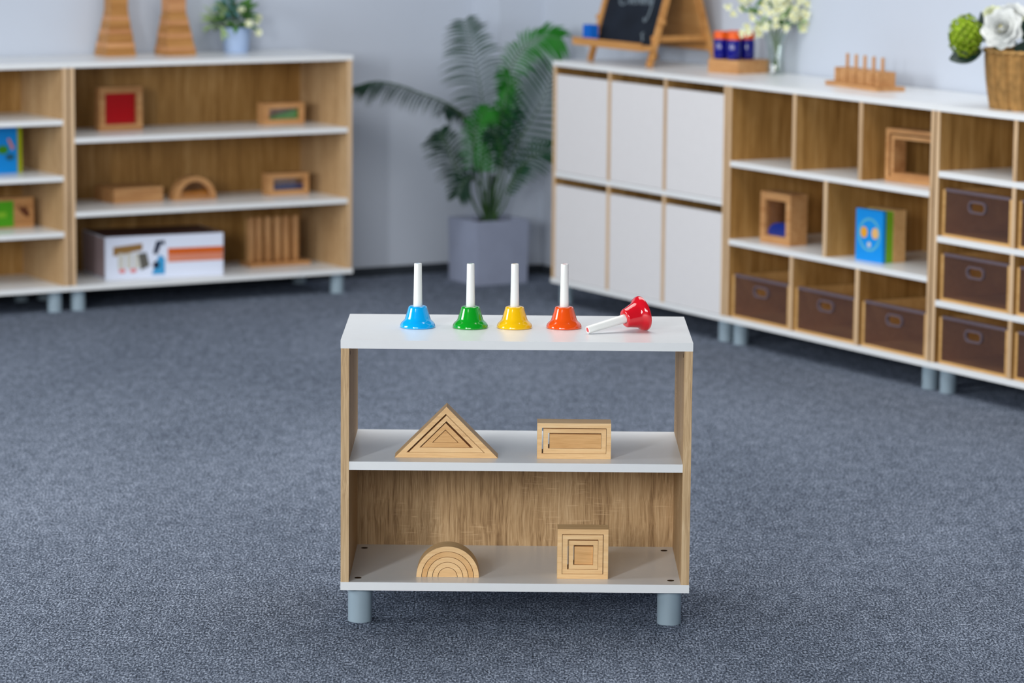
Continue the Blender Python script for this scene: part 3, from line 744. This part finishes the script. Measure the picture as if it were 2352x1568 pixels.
for sx in (-1, 1):
    obj('leg', bar(B(), (sx * HWE, .002, .0025), (sx * HWE, lean * rise, rise), .022, .016), 'easel', ez, bevel=.0015, label='front post')
    obj('leg', bar(B(), (sx * (HWE - .002), yR, .0025), (sx * (HWE - .002), yR - .31 * rise, rise), .018, .014), 'easel', ez, bevel=.0015, label='rear post')
    obj('brace', bar(B(), (sx * (HWE - .012), .02, .100), (sx * (HWE - .012), .275, .100), .010, .020), 'easel', ez, bevel=.001)
    kb = B(); lathe(kb, [(.007, 0), (.010, .004), (.010, .012), (.006, .015)], 16, True, Matrix.Translation((sx * (HWE + .011), lean * .16, .16)) @ Matrix.Rotation(sx * PI / 2, 4, 'Y'))
    obj('knob', kb, 'easel', ez, smooth=True)
obj('rear_rail', bar(B(), (-HWE, .262, .07), (HWE, .262, .07), .012, .030), 'easel', ez, bevel=.001)
obj('top_rail', bar(B(), (-HWE, lean * .44 + .004, .44), (HWE, lean * .44 + .004, .44), .012, .022), 'easel', ez, bevel=.001)
th_ = math.atan(lean)
bd = obj('chalkboard', bx(-HWE + .0115, HWE - .0115, -.003, .003, .075, .425), 'slate', ez, (0, .004, 0), (-th_, 0, 0))
bk = obj('back_board', bx(-HWE + .0115, HWE - .0115, .18, .184, .03, .36), 'easel', ez, (0, .085, 0), (.30, 0, 0))
tr = obj('tray', bx(-.245, .215, -.045, .008, .060, .078), 'easel', ez, bevel=.002)
obj('tray_rim', bx(-.245, .215, -.047, -.041, .078, .088), 'easel', tr, bevel=.0015)
# chalk handwriting; only the feet of the letters reach into the picture
def stroke(pts): return tube(B(), [(x, -.0038, z) for x, z in [(p.x, p.z) for p in bez([(a, 0, b_ + .017) for a, b_ in pts], 24)]], .0032, 6)
LT = [[(-.055, .262), (-.085, .268), (-.093, .250), (-.075, .243), (-.097, .228), (-.098, .206), (-.075, .200), (-.055, .212)],
      [(-.045, .232), (-.032, .206), (-.02, .234)],
      [(-.014, .218), (.004, .226), (-.004, .237), (-.015, .222), (-.006, .206), (.008, .211)],
      [(.014, .234), (.016, .207), (.018, .222), (.03, .235), (.036, .207)],
      [(.046, .234), (.048, .207)],
      [(.058, .234), (.060, .207), (.062, .222), (.074, .235), (.080, .207)],
      [(.112, .232), (.098, .236), (.092, .218), (.104, .210), (.114, .230), (.112, .180), (.100, .150), (.088, .148), (.088, .160)],
      [(.108, .106), (.098, .100), (.108, .088), (.112, .074)]]
for pts in LT: obj('chalk_stroke', stroke(pts), 'chalk', bd)
tag(obj('board_eraser', bx(-.027, .027, -.016, .016, 0, .056), 'eraser', None, place('R', .29 - .166, .083, ZC + .0790), (0, 0, FRAMES['R'][1]), bevel=.009, seg=3), 'blue felt eraser resting on the ledge of the chalkboard easel', 'eraser')

# jars in a wooden holder
JY = rad(10)
jh = thing('jar_holder', 'thick square wooden holder carrying four blue jars', 'holder', 'R', .742, .182, ZC + .0002, JY)
jb = B(); box(jb, 0, .150, 0, .150, 0, .0458)
obj('body', jb, 'toy', jh, bevel=.002)
jp = None
JL = {(-1, -1): 'front left', (1, -1): 'front right', (-1, 1): 'rear left', (1, 1): 'rear right'}
a = FRAMES['R'][1] + JY
base = place('R', .742, .182, 0)
for (i, j), pos in JL.items():
    x, y = .064 + i * .0325, .062 + j * .0325
    loc = Vector((base.x + x * math.cos(a) - y * math.sin(a), base.y + x * math.sin(a) + y * math.cos(a), ZC + .0464))
    lab = 'deep blue jar with an orange cap, %s of the four in the wooden holder' % pos
    if jp is None:
        jp = bpy.data.objects.new('blue_jar', None); link(jp); jp.location = loc; jp.rotation_euler = (0, 0, a)
        tag(jp, lab, 'jar', 'blue jars with orange caps')
        obj('jar_body', lathe(B(), [(.018, 0), (.0235, .003), (.0255, .012), (.0255, .058), (.023, .065), (.021, .069)], 32), 'jar_blue', jp, smooth=True)
        obj('cap', lathe(B(), [(.0235, .0692), (.0248, .070), (.0248, .0945), (.023, .096), (.001, .096)], 32), 'cap_orange', jp, smooth=True)
    else:
        c = copy_thing(jp, loc); c['label'] = lab

# glass vase with sprays
VS, VB = .945, .325
vz = ZC + .0002
vs = thing('glass_vase', 'clear glass vase of pale yellow flowers beside the jar holder', 'vase', 'R', VS, VB, vz)
obj('vase_body', lathe(B(), [(.030, 0), (.034, .003), (.031, .02), (.030, .07), (.036, .115), (.043, .140), (.041, .140), (.034, .114), (.028, .07), (.029, .02), (.026, .010), (.001, .009)], 40), 'glass', vs, smooth=True)
vbase = place('R', VS, VB, vz)
rg = random.Random(11)
sprays = [(-.095, 0, .225, 'leftmost'), (-.060, -.02, .160, 'low drooping front'), (-.02, .01, .265, 'tall left'), (.03, -.01, .255, 'tall right'), (.075, .0, .205, 'right leaning'), (.128, -.01, .185, 'far right'), (.01, -.02, .190, 'central short')]
for k, (dx, dy, dz, nm) in enumerate(sprays):
    f = bpy.data.objects.new('flower_spray', None); link(f); f.location = vbase + Vector((0, 0, .012))
    tag(f, 'pale yellow green flower spray in the glass vase, the %s one' % nm, 'flower', 'flower sprays in the glass vase')
    foot = Vector((-.10 * dx, rg.uniform(-.006, .006), .0012)); neck = Vector((dx * .18, dy * .3, .125)); tip = Vector((dx, dy, dz))
    obj('stem', tube(B(), bez([foot, neck, (neck + tip) / 2 + Vector((0, 0, .012)), tip], 16), .0022, 6), 'stem', f, smooth=True)
    hb, cb = B(), B()
    for q in range(14):
        c = tip + Vector((rg.gauss(0, .026), rg.gauss(0, .015), rg.gauss(0, .026)))
        for w in range(5):
            an = 2 * PI * w / 5 + rg.random()
            leaf(hb, c, (math.cos(an), rg.uniform(-.8, .2), math.sin(an)), .017, .013, Vector((0, -1, .2)), -.2, 3)
        blob(cb, c + Vector((0, -.004, 0)), .0042, sub=1)
    obj('petals', hb, 'petal_cream', f); obj('flower_centre', cb, 'pollen', f)
    lb = B()
    for q in range(9):
        u = rg.uniform(.5, 1.0)
        c = neck.lerp(tip, u) + Vector((rg.gauss(0, .012), rg.gauss(0, .008), rg.gauss(0, .012)))
        leaf(lb, c, (rg.uniform(-1, 1), rg.uniform(-.6, .2), rg.uniform(-.2, 1)), .032, .010, Vector((0, -1, .3)), .2, 4)
    obj('leaves', lb, 'leaf_pale' if k % 2 else 'leaf', f)

# peg rack with slotted blocks
PY_ = rad(-8)
pk = thing('peg_rack', 'wooden peg board with five pegs on the white cabinet top left of the basket', 'toy', 'R', 1.405, .205, ZC + .0002, PY_)
obj('base', bx(0, .352, 0, .105, 0, .013), 'toy', pk, bevel=.002)
pbase = place('R', 1.405, .205, 0); a = FRAMES['R'][1] + PY_
pw = None
for k in range(5):
    x = .176 + (k - 2) * .0600; y = .052
    obj('peg', cyl(B(), .0058, .0132, .105, 20, x, y), 'toy_z', pk, smooth=True)
    loc = Vector((pbase.x + x * math.cos(a) - y * math.sin(a), pbase.y + x * math.sin(a) + y * math.cos(a), ZC + .0137))
    lab = 'slotted wooden block on the %s peg of the peg board' % ('leftmost', 'second', 'middle', 'fourth', 'rightmost')[k]
    if pw is None:
        bm = B()
        prism_pts = [(-.029, -.032), (-.0066, -.032), (-.0066, .0066), (.0066, .0066), (.0066, -.032), (.029, -.032), (.029, .032), (-.029, .032)]
        lo = [bm.verts.new((px, py, 0)) for px, py in prism_pts]; hi = [bm.verts.new((px, py, .046)) for px, py in prism_pts]
        bm.faces.new(lo[::-1]); bm.faces.new(hi)
        for q in range(8): bm.faces.new((lo[q], lo[(q + 1) % 8], hi[(q + 1) % 8], hi[q]))
        pw = obj('peg_block', bm, 'toy', None, loc, (0, 0, a), bevel=.001); tag(pw, lab, 'block', 'slotted blocks on the peg board')
    else:
        c = copy_thing(pw, loc); c['label'] = lab

# wicker basket and its flowers
BS, BB = 2.515, .205
bz = ZC + .0002
bk_ = thing('wicker_basket', 'woven wicker basket of white flowers on the cabinet top at the right edge', 'basket', 'R', BS, BB, bz)
nb, mr = 120, 34
bm = B(); rows = []
for i in range(mr + 1):
    f = i / mr
    r = .150 + .020 * f + .004 * math.sin(PI * f)
    rows.append([bm.verts.new(((r + .0042 * math.sin(2 * PI * k / nb * 20 + PI * (i % 2)) + (.0012 if i % 2 else -.0008)) * math.cos(2 * PI * k / nb),
                               (r + .0042 * math.sin(2 * PI * k / nb * 20 + PI * (i % 2)) + (.0012 if i % 2 else -.0008)) * math.sin(2 * PI * k / nb), .172 * f)) for k in range(nb)])
for q, w in zip(rows, rows[1:]):
    for k in range(nb): bm.faces.new((q[k], q[(k + 1) % nb], w[(k + 1) % nb], w[k]))
bm.faces.new(rows[0][::-1])
obj('woven_body', bm, 'wicker', bk_, smooth=False)
tb = B()
NB = 72
for ph in (0, PI):
    pts = [((.171 + .003 * math.cos(k * 1.6 + ph)) * math.cos(2 * PI * k / NB), (.171 + .003 * math.cos(k * 1.6 + ph)) * math.sin(2 * PI * k / NB), .174 + .003 * math.sin(k * 1.6 + ph)) for k in range(NB + 1)]
    tube(tb, pts, .0042, 8)
obj('rim', tb, 'wicker', bk_, smooth=True)
obj('filler', lathe(B(), [(.160, .140), (.161, .150), (.001, .150)], 40), 'leaf_dark', bk_)
bbase = place('R', BS, BB, bz)
def basket_flower(name, label, off, build, mats, stem_from):
    f = bpy.data.objects.new(name, None); link(f); f.location = bbase + Vector(off)
    tag(f, label, 'flower', 'flowers in the wicker basket')
    obj('stem', tube(B(), bez([Vector(stem_from) - Vector(off), (Vector(stem_from) - Vector(off)) * .5 + Vector((0, 0, .015)), Vector((0, 0, 0))], 12), .003, 8), 'stem', f, smooth=True)
    build(f, mats)
    return f
def hydrangea(f, mats):
    rg = random.Random(5); bm = B(); cb = B()
    for k in range(130):
        zz = 1 - 2 * (k + .5) / 130; rr = math.sqrt(1 - zz * zz); an = k * 2.39996
        d = Vector((rr * math.cos(an) * .92, rr * math.sin(an), zz * 1.12)); c = d * .052 * rg.uniform(.92, 1.1)
        t1 = d.orthogonal().normalized(); t2 = d.cross(t1).normalized(); ph = rg.random() * 6
        for q in range(4):
            e = t1 * math.cos(ph + q * PI / 2) + t2 * math.sin(ph + q * PI / 2)
            leaf(bm, c, e + d * rg.uniform(.1, .7), rg.uniform(.010, .016), .0105, d, .2, 3)
        blob(cb, c + d * .002, .0018, sub=1)
    core = B(); blob(core, (0, 0, 0), .043, (.92, 1, 1.12), 3); obj('flower_core', core, 'ink_moss', f, smooth=True)
    obj('florets', bm, mats, f); obj('floret_centres', cb, 'pollen', f)
def rose(r, seed, face=Vector((-.35, -.9, .35))):
    def go(f, mats):
        rg = random.Random(seed); bm = B(); n = face.normalized(); t1 = n.orthogonal().normalized(); t2 = n.cross(t1)
        for layer, (cnt, ln, tilt) in enumerate(((9, 1.0, .05), (9, .95, .4), (8, .86, .8), (7, .74, 1.3), (6, .6, 2.0), (5, .46, 3.4))):
            for k in range(cnt):
                an = 2 * PI * k / cnt + layer * .45 + rg.uniform(-.12, .12)
                e = t1 * math.cos(an) + t2 * math.sin(an)
                leaf(bm, e * r * .08 + n * r * .06 * layer - n * r * .2, e + n * tilt, r * ln, r * .95 * ln, n, -.28, 6)
        obj('petals', bm, mats, f)
        cb = B(); blob(cb, n * r * .18, r * .2, sub=2); obj('flower_centre', cb, 'pollen', f)
    return go
def W3(u, v, dy=0.0): return ((u - 2365) / 735.0, dy, .172 + (117 - v) / 735.0)
basket_flower('hydrangea', 'lime green hydrangea head leaning out over the left of the basket', W3(2194, 84, -.02), hydrangea, 'petal_lime', (-.10, -.01, .152))
basket_flower('white_rose', 'big open white rose hanging over the basket rim beside the hydrangea', W3(2268, 66, -.08), rose(.062, 2), 'petal_white', (-.06, -.04, .152))
basket_flower('white_rose', 'white rose standing tallest behind the big open rose', W3(2300, 44, .0), rose(.050, 4, Vector((.1, -.7, .7))), 'petal_white', (-.04, .0, .152))
basket_flower('white_rose', 'white rose at the right edge of the photo in the basket', W3(2346, 62, -.02), rose(.048, 6, Vector((.2, -.9, .4))), 'petal_cream', (0, -.02, .152))
basket_flower('white_rose', 'white rosebud behind the hydrangea and the open rose', W3(2258, 40, .03), rose(.034, 8, Vector((-.3, -.6, .7))), 'petal_cream', (-.05, .03, .152))
def big_leaf(label, off, d, ln, wd, up, bend, stem_from):
    f = bpy.data.objects.new('basket_leaf', None); link(f); f.location = bbase + Vector(off)
    tag(f, label, 'leaf', 'dark leaves in the wicker basket')
    sf = Vector(stem_from) - Vector(off)
    obj('stalk', tube(B(), bez([sf, sf * .5 + Vector((0, 0, .01)), Vector((0, 0, 0))], 10), .002, 6), 'leaf_dark', f)
    obj('leaf_blade', leaf(B(), (0, 0, 0), d, ln, wd, Vector(up), bend, 10), 'leaf_dark', f)
big_leaf('broad dark leaf drooping below the lime hydrangea', W3(2228, 116, -.03), (-1, 0, -.25), .098, .058, (0, -1, .35), .1, (-.11, -.02, .152))
big_leaf('slim dark leaf standing up between hydrangea and white rose', W3(2232, 88, -.0), (-.06, .0, 1), .078, .022, (0, -1, 0), .05, (-.09, .0, .152))
big_leaf('dark leaf to the right of the big white rose', W3(2350, 100, -.06), (-.55, 0, .8), .085, .055, (0, -1, .1), .1, (-.01, -.05, .152))
big_leaf('dark leaf in front of the rim at the right edge', W3(2350, 112, -.10), (-1, 0, .12), .080, .050, (0, -1, .2), .05, (.0, -.08, .152))

# ------------------------------------------------------------------ toys in the right cubbies
sw = framed('sand_window_block', 'upright wooden window block with bright blue sand in the middle row of cubbies', 1.338, .062, zBs, .165, .170, .07, .0255, 'window_pane', 'R', rad(2), fill=([(0, 0), (1, 0), (1, .30), (.72, .36), (.4, .36), (.15, .28), (0, .14)], 'blue_sand'))
t = thing('picture_block', 'painted wooden block with a blue animal face in the middle row of cubbies', 'toy', 'R', 1.865, .06, zBs, rad(4), 'picture blocks')
obj('body', bx(-.066, .066, .044, .095, 0, .166), 'beech_d', t, bevel=.0015)
obj('middle_layer', bx(-.064, .064, .012, .0438, .0005, .164), 'ink_lime', t, bevel=.001, label='lime green layer')
fp = obj('front_panel', bx(-.066, .066, 0, .0118, 0, .166), 'ink_blue', t, bevel=.0015, label='blue face panel')
rb_ = B(); ring(rb_, ell(0, .086, .054, .054, 28), ell(0, .086, .045, .046, 28), -.0007, 0)
obj('painted_ring', rb_, 'ink_cyan', fp)
ink('painted_eye', ell(-.026, .092, .0165, .018), 'amber', fp, -.0008, .0008); ink('painted_eye', ell(.028, .092, .0165, .018), 'peach', fp, -.0008, .0008)
ink('painted_nose', ell(0, .054, .009, .009), 'grey', fp, -.0008, .0008)
g = 'nesting frames in the top cubby'
z0 = zA
for lab, x0, x1, h0, h1, tk, d, bk in (('outer wooden nesting frame standing in the right cubby of the top row', -.135, .135, 0, .168, .0150, .055, 0),
                                     ('inner wooden nesting frame inside the larger one in the top cubby', -.1145, .1185, .0154, .1480, .0125, .052, .004)):
    o = obj('nesting_frame', ring(B(), rect(x0, x1, h0, h1), rect(x0 + tk, x1 - tk, h0 + tk, h1 - tk), 0, d), 'toy', None,
            place('R', 2.060, .085 + bk, z0), (0, 0, FRAMES['R'][1] + rad(6)), bevel=.0015)
    tag(o, lab, 'toy', g)

# ------------------------------------------------------------------ light
def area(name, loc, target, sx, sy, energy, col):
    l = bpy.data.lights.new(name, 'AREA'); l.shape = 'RECTANGLE'; l.size = sx; l.size_y = sy; l.energy = energy; l.color = col
    o = bpy.data.objects.new(name, l); o.location = loc
    o.rotation_euler = (Vector(target) - Vector(loc)).to_track_quat('-Z', 'Y').to_euler()
    link(o); return o
area('window_light', (-3.0, 1.2, 2.2), (0.1, 9.4, .7), 0.5, 2.0, 190, (.97, .985, .99))
area('window_light', (-1.1, 0.2, 2.1), (0.1, 9.4, .7), 3.0, 1.5, 180, (.97, .985, .99))
area('window_light', (-5.4, 6.8, 1.9), (0.3, 11.6, .4), 2.6, 1.6, 190, (.95, .98, 1.0))
area('ceiling_light', (-0.1, 8.9, 3.6), (0.0, 9.3, 0), 3.2, 2.8, 120, (1, .985, .96))
w = bpy.data.worlds.new('World'); scene.world = w; w.use_nodes = True
w.node_tree.nodes['Background'].inputs['Color'].default_value = (.86, .92, 1.0, 1)
w.node_tree.nodes['Background'].inputs['Strength'].default_value = .06

# ------------------------------------------------------------------ camera
cd = bpy.data.cameras.new('Camera'); cam = bpy.data.objects.new('Camera', cd); link(cam)
cd.sensor_width = 36; cd.lens = 7668.55 / 2352 * 36
cam.location = (0, 0, 1.6654)
cam.rotation_mode = 'XYZ'
cam.matrix_world = Matrix.Translation((0, 0, 1.6654)) @ Matrix.Rotation(rad(90 - 8.468), 4, 'X') @ Matrix.Rotation(rad(.5058), 4, 'Z')
cd.clip_start = .1; cd.clip_end = 60
cd.dof.use_dof = True; cd.dof.focus_distance = 7.15; cd.dof.aperture_fstop = 3.8; cd.dof.aperture_blades = 0
scene.camera = cam
scene.view_settings.view_transform = 'Standard'
scene.view_settings.look = 'None'
scene.view_settings.gamma = 1.0
scene.view_settings.use_curve_mapping = False
scene.view_settings.exposure = 0.0
